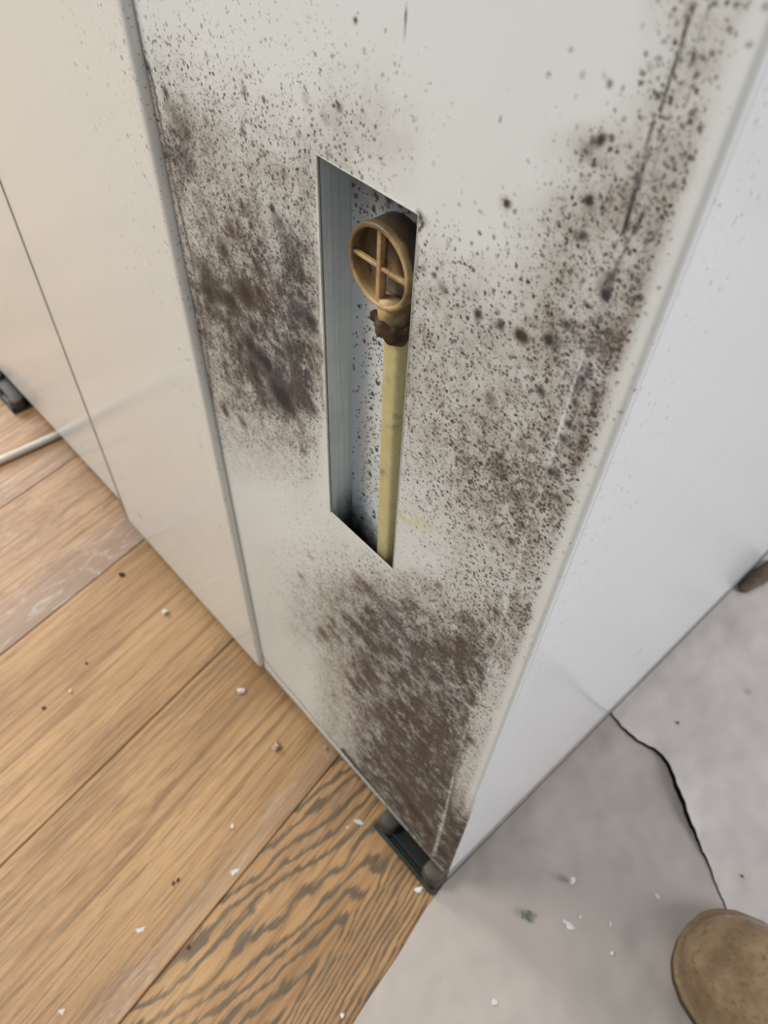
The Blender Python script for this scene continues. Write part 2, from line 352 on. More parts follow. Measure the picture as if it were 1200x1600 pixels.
# ================================================================ FLOOR
ang = math.radians(11.0); TD = np.array([math.sin(ang), -math.cos(ang)]); TN = np.array([math.cos(ang), math.sin(ang)])
def floor_material():
    n = NT('oak_boards'); uv = n.new('ShaderNodeUVMap', uv_map='UVMap').outputs[0]; u, v, _ = n.xyz(uv)
    bid = n.attr('board'); cath = n.attr('cathedral'); pink = n.attr('pink'); edge = n.attr('greyedge')
    off = n.math('MULTIPLY', bid, 7.3)
    V1 = n.comb(n.math('ADD', u, off), n.math('MULTIPLY', v, 1.), bid)
    fib = n.noise(n.comb(n.math('MULTIPLY', n.math('ADD', u, off), 16.), n.math('MULTIPLY', v, 620.), bid), 1., 4, .7)
    fib2 = n.noise(n.comb(n.math('MULTIPLY', n.math('ADD', u, off), 5.), n.math('MULTIPLY', v, 210.), bid), 1., 3, .6)
    blot = n.noise(n.comb(n.math('MULTIPLY', n.math('ADD', u, off), 5.), n.math('MULTIPLY', v, 14.), bid), 1., 3, .55)
    c = n.mix(n.step(blot, .3, .7), L(160, 120, 78), L(186, 146, 98))
    c = n.mix(n.math('MULTIPLY', pink, .8), c, n.mix(n.step(blot, .35, .7), L(168, 130, 98), L(192, 154, 120)))
    c = n.mix(n.step(fib2, .46, .66, 0, .65), c, L(132, 94, 56))
    c = n.mix(n.step(fib, .52, .68, 0, .7), c, L(112, 78, 48))
    # short dark pores
    por = n.noise(n.comb(n.math('MULTIPLY', n.math('ADD', u, off), 24.), n.math('MULTIPLY', v, 640.), bid), 1., 2, .5)
    porm = n.math('MULTIPLY', n.step(por, .58, .66), n.step(n.noise(n.comb(n.math('MULTIPLY', u, 6.), n.math('MULTIPLY', v, 40.), bid), 1., 2), .42, .6))
    c = n.mix(n.math('MULTIPLY', porm, .75), c, L(112, 84, 58))
    # a few long grey veins
    vein = n.noise(n.comb(n.math('MULTIPLY', n.math('ADD', u, off), 2.2), n.math('MULTIPLY', v, 55.), n.math('ADD', bid, 4.)), 1., 2, .5)
    vm = n.math('MULTIPLY', n.step(n.math('ABSOLUTE', n.math('SUBTRACT', vein, .5)), .022, .004), n.step(n.noise(V1, 22., 2), .48, .6))
    c = n.mix(n.math('MULTIPLY', vm, .55), c, L(132, 112, 90))
    # cathedral figure: nested arches, ragged by the fibres
    wob = n.noise(n.comb(n.math('MULTIPLY', u, 9.), n.math('MULTIPLY', v, 26.), 3.), 1., 3, .5)
    wob2 = n.noise(n.comb(n.math('MULTIPLY', u, 30.), n.math('MULTIPLY', v, 60.), 5.), 1., 2, .5)
    vv = n.math('SUBTRACT', v, n.attr('arch'))
    ar = n.math('ABSOLUTE', vv)
    ph = n.math('ADD', n.math('MULTIPLY', u, 118.), n.math('MULTIPLY', n.math('MULTIPLY', n.math('POWER', n.math('ADD', ar, .004), 1.15), n.step(vv, -.01, .02, 620., 1900.)), -1.))
    ph = n.math('ADD', ph, n.math('MULTIPLY', wob, 24.)); ph = n.math('ADD', ph, n.math('MULTIPLY', wob2, 5.))
    ph = n.math('ADD', ph, n.math('MULTIPLY', fib, 6.5))
    band = n.math('SINE', ph)
    cm = n.step(n.math('MULTIPLY_ADD', n.math('SUBTRACT', fib, .5), 1.8, band), .05, .75)
    cm = n.math('MULTIPLY', cm, n.step(n.noise(n.comb(n.math('MULTIPLY', u, 8.), n.math('MULTIPLY', v, 20.), 9.), 1., 2), .25, .45, .55, 1.))
    c = n.mix(n.math('MULTIPLY', n.math('MULTIPLY', cm, cath), .9), c, L(92, 78, 60))
    # grey lime wash with pale curls
    curl = n.noise(n.comb(n.math('MULTIPLY', u, 9.), n.math('MULTIPLY', v, 45.), 2.), 1., 3, .5, 1.4)
    gm = n.math('MULTIPLY', edge, n.step(blot, .2, .6, .6, 1.))
    c = n.mix(n.math('MULTIPLY', gm, .75), c, L(150, 128, 114))
    cu = n.math('MULTIPLY', n.step(n.math('ABSOLUTE', n.math('SUBTRACT', curl, .5)), .03, .006), n.math('MAXIMUM', n.math('MULTIPLY', pink, .35), gm))
    c = n.mix(n.math('MULTIPLY', cu, .5), c, L(206, 194, 182))
    n.bump(n.math('SUBTRACT', fib, n.math('MULTIPLY', cm, .4)), .0004, .6)
    return n.fin(c, n.step(fib, .3, .7, .38, .52), 0., Specular_IOR_Level=.4)
MAT['oak'] = floor_material()
def make_floor():
    br = [-2.6, -2.423, -2.246, -2.069, -1.892, -1.715, -1.54, -1.362, -1.187, -1.010, -.838, -.679, -.5038, -.3227, -.1477, .030, .207, .384, .561, .738, .915, 1.092, 1.269]
    V = []; F = []; uvs = []; at = {k: [] for k in ('board', 'cathedral', 'pink', 'greyedge', 'arch')}; g = .0012
    for b in range(len(br)-1):
        a0, a1 = br[b], br[b+1]; cols = [a0+g*.2, a0+g, *np.linspace(a0+.01, a1-.01, 9), a1-g, a1-g*.2]; zz = [-.0016, 0]+[0]*9+[0, -.0016]
        base = len(V); rows = np.linspace(-1.7, 1.9, 2)
        for t in rows:
            for s, z in zip(cols, zz):
                p = TN*s+TD*t; V.append((p[0], p[1], z)); uvs.append((t, s-a0))
                at['board'].append(b*1.37 % 9.1); at['cathedral'].append(1. if abs(a0+.1477) < .001 else (.12 if abs(a0+.3227) < .001 else 0.))
                at['arch'].append(.098)
                at['pink'].append(1. if a0 < -.6 and a0 > -.9 or abs(a0+.679) < .001 else .15)
                fe = (s-a0)/(a1-a0)
                at['greyedge'].append(max(0, min(1, (fe-.62)/.25)) if abs(a0+.679) < .001 else (.8*max(0, 1-abs(fe-.9)/.12) if abs(a0+.838) < .001 or abs(a0+.3227) < .001 and fe > .93 else 0.))
        n = len(cols)
        for j in range(n-1): F.append((base+j, base+j+1, base+n+j+1, base+n+j))
    # dark bed under the joints
    base = len(V)
    for x, y in ((-3.4, -2.6), (2.4, -2.6), (2.4, 2.6), (-3.4, 2.6)):
        V.append((x, y, -.0045)); uvs.append((0, 0))
        for k in at: at[k].append(0.)
    F.append((base, base+1, base+2, base+3))
    me = mesh('floor', V, F); uvl = me.uv_layers.new(name='UVMap')
    for lp in me.loops: uvl.data[lp.index].uv = uvs[lp.vertex_index]
    for k, vals in at.items(): me.attributes.new(k, 'FLOAT', 'POINT').data.foreach_set('value', np.array(vals, np.float32))
    o = link('floor', me, MAT['oak']); me.materials.append(plain('joint_dirt', L(58, 46, 36), .9)); me.polygons[-1].material_index = 1
    if me.polygons[0].normal.z < 0: me.flip_normals()
    struct(o)
make_floor()

# ================================================================ CABINET
cab = empty('cabinet', (0, 0, 0), 'white steel cabinet on low feet with black mould spots on its front corner panel', 'cabinet')
HT = .86; XS = -.2662; XS2 = -.5335; XL = -1.13; DEP = .82
RC = .0022   # corner radius
SLOT = (-.1451, -.0910, .3918, .5961)
# --- mouldy corner panel, wrapping round the corner
us = np.concatenate([np.arange(XS, SLOT[0], .0009), np.linspace(SLOT[0], SLOT[1], 61), np.arange(SLOT[1]+.0009, -RC, .0009), np.linspace(-RC, 0, 3)[:2], [.0008, .0016, .0024]])
vz = np.concatenate([np.arange(.0345, SLOT[2], .0011), np.linspace(SLOT[2], SLOT[3], 187), np.arange(SLOT[3]+.0011, .700, .0011), np.arange(.702, HT, .01)])
def front_fn(u, v):
    arc = RC*math.pi/2; s = np.clip((u+RC)/(.0024+RC), 0, 1)*math.pi/2; on = u > -RC
    x = np.where(on, -RC+RC*np.sin(s), u); y = np.where(on, RC-RC*np.cos(s), 0.)
    crease = np.exp(-((u+.0178)/.0009)**2)*.00025+np.exp(-((u+.0178)/.02)**2)*.0004
    return np.stack([x, y-crease*np.clip((.615-v)/.05, 0, 1), v], 1)
fp = grid_panel('front_panel', us, vz, front_fn, MAT['sheet'], cab, hole=SLOT, speck='chart', haze='chart', blots=BLOTS, lines=LINES, scrape=SCRAPE, yellow=True)
fp['label'] = 'front panel spotted with black and brown mould, slot cut in it'
# cut edge of the slot and of the panel's left side
def strip(name, loop, y0, y1, mat, parent, closed=True):
    V = []; F = []; n = len(loop)
    for (x, z) in loop: V += [(x, y0, z), (x, y1, z)]
    for i in range(n if closed else n-1): k = (i+1) % n; F.append((2*i, 2*i+1, 2*k+1, 2*k))
    o = link(name, mesh(name, V, F), mat, parent); o.modifiers.new('t', 'SOLIDIFY').thickness = .0004; return o
a, b, c_, d_ = SLOT
strip('slot_edge', [(a, c_), (b, c_), (b, d_), (a, d_)], -.0002, .0007, MAT['edge'], cab)
# bottom lip of the corner panel, folded a little forward
V, F = [], []
prof = [(-.0002, .0352), (-.0005, .0340), (-.0006, .0275), (-.0003, .0252), (.0040, .0250), (.0040, .0352)]
xsl = np.linspace(XS+.0012, -.0008, 220)
for x in xsl:
    for (y, z) in prof: V.append((x, y+(.0012 if x > -.003 else 0), z+.005*max(0, (x-XS)/(-XS))*(1 if z < .03 else .35)))
m_ = len(prof)
for i in range(len(xsl)-1):
    for j in range(m_): k = (j+1) % m_; F.append((i*m_+j, i*m_+k, (i+1)*m_+k, (i+1)*m_+j))
F.append(tuple(range(m_))); F.append(tuple((len(xsl)-1)*m_+j for j in range(m_-1, -1, -1)))
lipm = mesh('bottom_lip', V, F); lp = link('bottom_lip', lipm, MAT['sheet'], cab)
PV = np.array(V); paint(lipm, PV, speck=lambda x, y, P: np.clip((P[:, 0]+.17)*9, 0.05, .9), haze=lambda x, y, P: np.clip((P[:, 0]+.16)*6, .3, .7))
# --- middle and left glossy panels (they bow very slightly, as the photo shows)
def gloss_panel(name, x0, x1, y0, y1, zb0, zb1, step, blots, label, speck=None):
    us = np.arange(x0, x1+step*.4, step); us[-1] = x1; r = .0034
    us = np.concatenate([us[us < x1-r-.0004], x1-r+np.linspace(0, 1, 8)*(r+.004)])
    vz = np.concatenate([np.linspace(0, 1, 340)])
    def fn(u, v):
        f = (np.minimum(u, x1)-x0)/(x1-x0); y = y0+(y1-y0)*f; zb = zb0+(zb1-zb0)*f; s = np.clip((u-(x1-r))/(r+.001), 0, 1)*math.pi/2
        x = np.where(u > x1-r, x1-r+r*np.sin(s), u); y = np.where(u > x1-r, y+r-r*np.cos(s)+np.maximum(0, u-x1-.001), y)
        return np.stack([x, y, zb+v*(HT-zb)], 1)
    o = grid_panel(name, us, vz, fn, MAT['gloss'], cab, blots=blots, speck=speck)
    o['label'] = label
    m = o.modifiers.new('thickness', 'SOLIDIFY'); m.thickness = .0012; m.offset = -1
    return o
MB_ = [(228,801,4,.8,.4),(338,957,4,.8,.4),(195,27,2.5,1,1),(165,164,1.8,.9,.4),(185,157,1.2,.6,.2),(167,183,1.2,.6,0),(275,430,2.6,1,.2),(270,372,1.6,.6,.5),(237,338,1.6,.6,0),(291,507,2.2,.8,0),(273,518,1.6,.7,0),(282,460,1.4,.6,0),(178,679,3,.3,.3),(196,253,1.2,.6,0),(220,300,1.4,.4,.2)]
gloss_panel('front_panel', XS2+.0008, XS-.0006, -.0076, -.0052, .0215, .0300, .0016, MB_, 'glossy clean white front panel beside the mouldy one', speck=lambda x, y, P: np.clip(.16-(XS-P[:, 0])*1.6, 0, .16))
LP_ = [(30,600,1.6,.5,.3),(37,611,3,.5,.2),(60,650,2.5,.5,.1),(70,655,2.5,.5,.1)]
gloss_panel('front_panel', XL, XS2-.0008, -.0165, -.0012, .030, .0300, .004, LP_, 'glossy clean white front panel farthest from the slot')
box('bottom_flange', (XL, .0, .0215), (XS2-.001, .0016, .0225), MAT['edge'], cab)
box('seam_gap_strip', (XS2-.0016, -.0082, .0225), (XS2+.0010, -.0012, HT-.001), plain('seam_gap_grey', L(132, 126, 118), .7), cab, .0004)  # grey strip added in place of the shadow gap between the panels
# --- right side panel
MS_ = [(1188,155,4,.8,.9),(783,1125,1.5,.8,.4),(793,1125,1.5,.7,.4),(800,1112,1.6,.6,.4),(1000,1018,2,.5,.2),(1180,295,1.3,.6,.4),(1073,520,1,.5,.4),(952,1075,2.4,.25,0),(786,1121,1.5,.5,.4)]
us_ = np.concatenate([[.0024], np.arange(.006, .25, .003), np.arange(.25, DEP, .01), [DEP]]); vs2 = np.concatenate([np.arange(.030, .70, .003), np.arange(.70, HT+.001, .02)])
side_fn = lambda u, v: np.stack([0*u-.00005-.0006*np.exp(-((u)/.012)**2), u, v], 1)
so = grid_panel('side_panel', us_, vs2, side_fn, MAT['side'], cab, blots=MS_, un=onX, speck=lambda x, y, P: np.clip(.10-P[:, 1]*1.2, 0, .1))
so['label'] = 'smooth white side panel of the cabinet'
so.modifiers.new('thickness', 'SOLIDIFY').thickness = .001
box('base_rail', (-.0065, .0045, .0004), (-.0002, DEP, .0312), MAT['rail'], cab, .0006)
box('top_panel', (XL, .001, HT-.0005), (-.001, DEP, HT+.001), MAT['gloss'], cab, .0004)
box('back_panel', (XL, DEP-.001, .03), (-.001, DEP, HT), MAT['edge'], cab)
box('side_panel', (XL, -.014, .03), (XL+.001, DEP, HT), MAT['edge'], cab)
box('base_pan', (XL+.002, .006, .034), (-.007, DEP-.002, .0355), MAT['inner'], cab)

# --- galvanised channel behind the slot
def galv():
    n = NT('galvanised_channel'); P = n.obj(); x, y, z = n.xyz(P)
    st = n.noise(n.comb(n.math('MULTIPLY', x, 600.), n.math('MULTIPLY', y, 700.), n.math('MULTIPLY', z, 12.)), 1., 3, .6)
    f = n.noise(P, 90, 4, .6)
    c = n.mix(n.step(st, .3, .7), L(196, 204, 208), L(218, 224, 228)); c = n.mix(n.step(f, .4, .7, 0, .4), c, L(184, 194, 200))
    P2 = n.vadd(P, n.noise(P, 420, 2, .6, 0., 'Color'), .0014)
    d, (cr, cg, cb) = n.voro(P2, 420); m = n.math('MULTIPLY', n.step(n.math('SUBTRACT', n.math('MULTIPLY', cg, .3), d), -.06, .05), n.step(cr, .22, .16))
    c = n.mix(m, c, L(52, 52, 50))
    c = n.mix(n.step(n.math('MULTIPLY_ADD', f, .05, n.math('SUBTRACT', z, n.math('MULTIPLY', y, 1.5))), .425, .375, 0, .93), c, L(26, 27, 28))  # recess shade painted in, near black toward the slot bottom
    n.bump(st, .0002, .5); return n.fin(c, .42, .12)
def backwall():
    n = NT('channel_back_wall'); P = n.obj(); x, y, z = n.xyz(P); f = n.noise(P, 60, 4, .6)
    c = n.mix(n.step(f, .3, .7), L(222, 226, 224), L(238, 238, 234))
    c = n.mix(n.step(x, -.143, -.128, .6, 0), c, L(178, 194, 204))
    P2 = n.vadd(P, n.noise(P, 420, 3, .65, 0., 'Color'), .0022)
    dens = n.step(x, -.146, -.126, .2, .85); dens = n.math('MAXIMUM', dens, n.step(z, .552, .575, 0, .9))
    for sc_, rr, a in ((560, .42, .85), (230, .34, .9), (130, .42, .95)):
        d, (cr, cg, cb) = n.voro(P2, sc_); k = {560: 1.2, 230: .8, 130: .0}[sc_]
        pr = n.math('MULTIPLY', dens, k) if k else n.step(z, .562, .580, 0, .75)
        m = n.math('MULTIPLY', n.step(n.math('SUBTRACT', n.math('MULTIPLY', cg, rr), d), -.08, .06), n.step(n.math('SUBTRACT', pr, cr), -.02, .03))
        c = n.mix(n.math('MULTIPLY', m, a), c, L(44, 42, 40))
    c = n.mix(n.math('MULTIPLY', n.step(z, .566, .585), n.step(f, .3, .6, .3, .7)), c, L(88, 74, 64))
    c = n.mix(n.step(n.math('MULTIPLY_ADD', f, .05, z), .425, .385, 0, .93), c, L(30, 26, 22))  # back wall darkened low down: shade of the recess put into colour
    return n.fin(c, .5)
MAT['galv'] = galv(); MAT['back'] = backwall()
def quadstrip(name, pts, z0, z1, mat, parent, nz=2):
    V = []; F = []; n = len(pts)
    for z in np.linspace(z0, z1, nz): V += [(p[0], p[1], z) for p in pts]
    for k in range(nz-1):
        for i in range(n-1): F.append((k*n+i, k*n+i+1, (k+1)*n+i+1, (k+1)*n+i))
    o = link(name, mesh(name, V, F), mat, parent); m = o.modifiers.new('t', 'SOLIDIFY'); m.thickness = .0008; m.offset = 1; return o
ZB, ZT = .300, .625
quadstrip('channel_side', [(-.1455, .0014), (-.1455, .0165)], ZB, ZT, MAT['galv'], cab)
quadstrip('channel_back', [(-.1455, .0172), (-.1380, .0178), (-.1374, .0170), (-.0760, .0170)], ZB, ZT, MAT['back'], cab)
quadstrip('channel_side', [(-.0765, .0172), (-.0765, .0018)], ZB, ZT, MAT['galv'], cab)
box('channel_cap', (-.1455, .002, ZT-.0004), (-.076, .0178, ZT+.0008), MAT['inner'], cab)
box('channel_cap', (-.1455, .002, ZB-.0008), (-.076, .0178, ZB), MAT['inner'], cab)

# --- feet
MAT['footp'] = plain('dark_green_plastic', L(38, 48, 42), .45)
MAT['boss'] = plain('dusty_plastic_boss', L(74, 66, 56), .6, var=.25)
MAT['blk'] = plain('black_plastic', L(18, 18, 18), .5)
def foot(x0, x1, y0, y1, h, boss=True, bm=None):
    o = box('foot', (x0, y0, .0002), (x1, y1, .0042), MAT['footp'], cab, .0022)
    # open tray: outer rim wall plus end bosses and a black block standing for the shaded void
    rim = []
    o2 = box('rim', (x0+.001, y0+.0006, .0035), (x1-.001, y0+.0026, .0095), MAT['footp'], o, .0009)
    box('void_block', (x0+.008, y0+.0062, .0040), (x1-.006, y1-.004, .0125), MAT['blk'], o, .001)
    for cx, w_ in ((x0+.0105, .0095), (x1-.0105, .0098)):
        rings = []
        for z, k in ((.0038, 1.05), (.008, 1.), (h-.004, .96), (h-.001, .90), (h, .8)):
            rings.append([(cx+w_*k*max(-1, min(1, 1.15*math.cos(t))), y0+.0125+.0105*k*math.sin(t), z) for t in np.linspace(0, 2*math.pi, 28, endpoint=False)])
        V, F = loft(rings); link('boss', mesh('boss', V, F), bm or MAT['boss'], o, True)
    return o
foot(-.079, .0002, -.0150, .034, .0235)
foot(-.905, -.818, -.0290, .02, .0175)
# dark block behind the far foot
box('leg_block', (-.905, .0, .006), (-.800, .05, .0335), MAT['blk'], cab, .002)
# struts slanting off the far foot
V, F = tube([(-.862, -.028, .004), (-.90, -.020, .013), (-.98, -.006, .022)], .0035, 10)
link('strut', mesh('strut', V, F), plain('grey_strut', L(120, 122, 116), .4), cab, True)

# ================================================================ PIPE IN THE SLOT
def plastic(name, a, b, dirt_shade, amt, rough=.45, sss=.0, zf=None):
    n = NT(name); P = n.obj(); x, y, z = n.xyz(P); f = n.noise(P, 110, 5, .65); g = n.noise(P, 45, 3, .6)
    c = n.mix(n.step(f, .3, .7), a, b)
    dm = n.step(g, .62-amt*.35, .74-amt*.2)
    if zf: dm = n.math('MAXIMUM', n.math('MULTIPLY', dm, .8), zf(n, x, y, z, f))
    c = n.mix(dm, c, dirt_shade)
    sp = n.noise(P, 900, 2, .5); c = n.mix(n.step(sp, .66, .74, 0, .6), c, L(70, 50, 28)); n.bump(f, .0003, .5)
    return n.fin(c, rough, 0., Subsurface_Weight=sss, Subsurface_Radius=(.004, .003, .001), Subsurface_Scale=.6)
pipe = empty('pipe', (-.1085, .0095, .301), 'yellowed plastic pipe with round cross-ribbed cap standing in the panel slot', 'pipe')
cx, cz, y0, R0 = -.1140, .5636, .0030, .0173
capmat = plastic('aged_yellow_cap', L(204, 172, 124), L(180, 144, 98), L(78, 62, 46), .6, sss=.05,
                 zf=lambda n, x, y, z, f: n.math('MAXIMUM', n.math('MULTIPLY', n.step(n.math('MULTIPLY_ADD', f, .004, y), .0068, .0090), n.step(n.math('MULTIPLY_ADD', f, .008, z), .553, .573, .25, .95)), n.math('MULTIPLY', n.step(y, .0085, .0105), n.step(f, .42, .54, .1, .9))))
prof = [(.0, .0110), (.0149, .0110), (.01515, .0100), (.0153, .0045), (.0151, .0034), (.0157, .0030), (.0168, .0030), (R0, .0036), (.01725, .0060), (.0170, .0072), (.0169, .0164), (.0, .0164)]
rings = []
for t in np.linspace(0, 2*math.pi, 96, endpoint=False): rings.append([(cx+r*math.cos(t), y, cz+r*math.sin(t)) for r, y in prof])
V = [p for r in rings for p in r]; m_ = len(prof); F = []
for i in range(96):
    k = (i+1) % 96
    for j in range(m_-1): F.append((i*m_+j, i*m_+j+1, k*m_+j+1, k*m_+j))
me = mesh('cap', V, F); bm = bmesh.new(); bm.from_mesh(me); bmesh.ops.remove_doubles(bm, verts=bm.verts, dist=1e-6); bmesh.ops.recalc_face_normals(bm, faces=bm.faces); bm.to_mesh(me); bm.free()
cap = link('cap', me, capmat, pipe, True); cap['label'] = 'round yellow cap with dirty rim'
for (a_, b_) in (((cx-.0011, y0+.0004, cz-.0152), (cx+.0011, y0+.0044, cz+.0152)), ((cx-.0152, y0+.0008, cz-.0008), (cx+.0152, y0+.0028, cz+.0008))):
    o = box('rib', a_, b_, capmat, cap, .0004)
# neck, rusty collar with ragged edge and lug, tube
tx, ty = -.1078, .0100
V, F = tube([(cx+.003, ty, .5505), (cx+.0035, ty, .5440), (tx-.0015, ty, .5375), (tx-.001, ty, .5345)], [.0068, .0070, .0072, .0066], 32)
link('neck', mesh('neck', V, F), capmat, pipe, True)
rings = []
for k, (z, r) in enumerate(((.5410, .0062), (.5418, .0082), (.5395, .0087), (.5372, .0086), (.5350, .0084), (.5334, .0080), (.5326, .0060))):
    rings.append([((tx-.0016)+(r+.00035*math.sin(5*t+k)+.0002*math.sin(11*t+2*k))*math.cos(t), ty+min((r+.0003*math.sin(4*t+k))*math.sin(t), .0064), z+.0009*math.sin(3*t)+.0005*math.sin(8*t+1)) for t in np.linspace(0, 2*math.pi, 48, endpoint=False)])
V, F = loft(rings); collar = link('collar', mesh('collar', V, F), plain('rust_crust', L(74, 50, 30), .8, var=.45, scale=300, bump=.0008), pipe, True); collar['label'] = 'dark brown crusted collar'
box('lug', (tx-.0135, ty-.0040, .5350), (tx-.0086, ty-.0005, .5392), plain('rust_lug', L(62, 42, 26), .8, var=.4, scale=300), collar, .0006)
tubemat = plastic('yellowed_tube', L(208, 196, 148), L(198, 184, 130), L(150, 128, 84), .0, .38, .1, zf=lambda n, x, y, z, f: n.step(n.math('MULTIPLY_ADD', f, .04, z), .412, .375, 0, .9))  # lower end coloured darker for the shade inside the recess
def rrect(cx, cy, w_, h_, r, z, n=6):
    P = []
    for (sx, sy, a0) in ((1, 1, 0), (-1, 1, 90), (-1, -1, 180), (1, -1, 270)):
        for k in range(n+1): t = math.radians(a0+90*k/n); P.append((cx+sx*(w_-r)+r*math.cos(t), cy+sy*(h_-r)+r*math.sin(t), z))
    return P
rings = [rrect(tx+.0000+.003*(.53-z)/.2*.6, ty+.0005, .0056, .0048, .0030, z) for z in np.linspace(.301, .5345, 40)]
V, F = loft(rings); link('tube', mesh('tube', V, F), tubemat, pipe, True)

# ================================================================ PAPER ON THE FLOOR
def paper_mat(name, a, b):
    n = NT(name); P = n.obj(); f = n.noise(P, 7, 4, .6); g = n.noise(P, 900, 2, .5); h = n.noise(P, 34, 4, .6)
    c = n.mix(n.step(f, .3, .7), a, b); c = n.mix(n.step(g, .45, .7, 0, .12), c, L(120, 108, 100))
    sp, (r_, g_, b_) = n.voro(n.vadd(P, n.noise(P, 90, 2, .5, 0., 'Color'), .004), 26)
    c = n.mix(n.math('MULTIPLY', n.step(n.math('SUBTRACT', n.math('MULTIPLY', g_, .14), sp), -.05, .05), n.step(r_, .3, .25, 0, .35)), c, L(126, 106, 96))
    n.bump(n.noise(P, 13, 2, .45), .03, .55); return n.fin(c, n.step(h, .3, .7, .38, .55), 0., Specular_IOR_Level=.45)
MAT['paperA'] = paper_mat('masking_paper_grey', L(168, 157, 147), L(180, 168, 158)); MAT['paperB'] = paper_mat('masking_paper_light', L(190, 180, 173), L(206, 196, 189))
CR = np.array([(-.01, .2475), (.0, .246), (.018, .2425), (.034, .2415), (.045, .2450), (.058, .2475), (.068, .2465), (.079, .2385), (.091, .2305), (.101, .2235), (.109, .218), (.129, .206), (.150, .195), (.168, .183), (.182, .1745), (.25, .150), (.40, .09), (.75, -.05)])
def crack(x):
    return np.interp(x, CR[:, 0], CR[:, 1])+.0007*np.sin(x*260)*np.exp(-((x-.09)/.08)**2)+.0004*np.sin(x*610+1)
def xl(y): return np.where(y > 0, .0002, .0002-.205*y)+.0006*np.sin(y*70)*(y < -.02)
def wave(x, y): return .0016+.0013*(fbm2(x*16, y*16, 3)*.5+.5)*np.clip(x/.03, 0, 1)+.0014*np.exp(-((y-.10-.6*(x-.06))/.008)**2)*np.exp(-((x-.06)/.05)**2)
def sheet(name, nu, nv, f, mat):
    u, v = np.meshgrid(np.linspace(0, 1, nu), np.linspace(0, 1, nv)); x, y, z = f(u.ravel(), v.ravel())
    F = [(j*nu+i, j*nu+i+1, (j+1)*nu+i+1, (j+1)*nu+i) for j in range(nv-1) for i in range(nu-1)]
    me = mesh(name, np.stack([x, y, z], 1), F); o = link(name, me, mat, None, True)
    m = o.modifiers.new('t', 'SOLIDIFY'); m.thickness = .0003; m.offset = -1; return o
def fA(u, v):
    x = u**1.3*.7; y = -.9+v*1.1
    for _ in range(12):
        y = -.9+(1-(1-v)**1.6)*(crack(x)+.9); x = xl(y)+u**1.3*(.75-xl(y))
    ed = np.clip((crack(x)-y)/.03, 0, 1); lift = .0012*np.exp(-((x-.10)/.05)**2)*(1-ed)**2
    return x, y-.0012, wave(x, y)+lift
def fB(u, v):
    x = .0002+u**1.3*.75; c = crack(x); y = c-.0002+v**1.6*(1.3-c)
    s = np.clip((y-c)/.055, 0, 1); amp = .0085*np.exp(-((x-.097)/.040)**2)+.0022*np.exp(-((x-.03)/.03)**2)+.0005*(x < .2)
    return x, y, wave(x, y)+.0006+amp*(1-s)**2
box('tear_shade', (.004, -.02, .0002), (.6, .6, .0006), plain('black_tear_shade', L(22, 20, 20), .9), None)  # black sheet added so the tear looks shaded inside
tag(bpy.data.objects['tear_shade'], 'black sheet added under the floor paper to stand for the shade in its tear', 'sheet')
pa = tag(sheet('floor_paper', 190, 240, fA, MAT['paperA']), 'grey masking paper on the floor below the tear, reaching the oak boards', 'paper')
pb = tag(sheet('floor_paper', 190, 160, fB, MAT['paperB']), 'lighter masking paper sheet lying beyond the black tear line', 'paper')

# brown lump against the base
def lump(name, c, r, mat, label, cat, seed=1, sub=2, flat=1., group=None, rot=0., jag=.35):
    bm = bmesh.new(); bmesh.ops.create_icosphere(bm, subdivisions=sub, radius=1); rr = random.Random(seed)
    for v in bm.verts:
        k = 1+jag*(rr.random()-.5)*2*.6+jag*.5*math.sin(3*v.co.x+seed)*math.cos(2.3*v.co.y+seed*2); v.co *= k
        v.co = Vector((v.co.x*r[0], v.co.y*r[1], v.co.z*r[2]))
    bmesh.ops.rotate(bm, verts=bm.verts, matrix=Matrix.Rotation(rot, 3, 'Z')); lo = min(v.co.z for v in bm.verts)
    for v in bm.verts: v.co.z -= lo
    me = bpy.data.meshes.new(name); bm.to_mesh(me); bm.free(); o = link(name, me, mat); o.location = c
    if sub > 1:
        for p in me.polygons: p.use_smooth = jag < .3
    return tag(o, label, cat, group)
def pz(x, y): return float(wave(np.array([x]), np.array([y]))[0])+.0002
brown = plain('lump_brown', L(92, 74, 62), .8, var=.25, scale=80)
lump('brown_lump', (.0125, .522, pz(.012, .52)), (.0105, .038, .004), brown, 'brown lump lying against the cabinet base at the right edge', 'scrap', 5, 3, jag=.15, rot=-.12)

# ================================================================ CABLE
V, F = tube([(-.752, -.60, .0052), (-.747, -.30, .0052), (-.7425, -.09, .0052), (-.740, -.04, .0052), (-.7385, .0, .0052), (-.737, .12, .0052), (-.735, .30, .0052)], .0050, 16)
cb = link('cable', mesh('cable', V, F), plain('white_cable_sheath', L(216, 208, 196), .35, var=.05), None, True)
tag(cb, 'white round cable lying on the boards and running under the cabinet', 'cable')

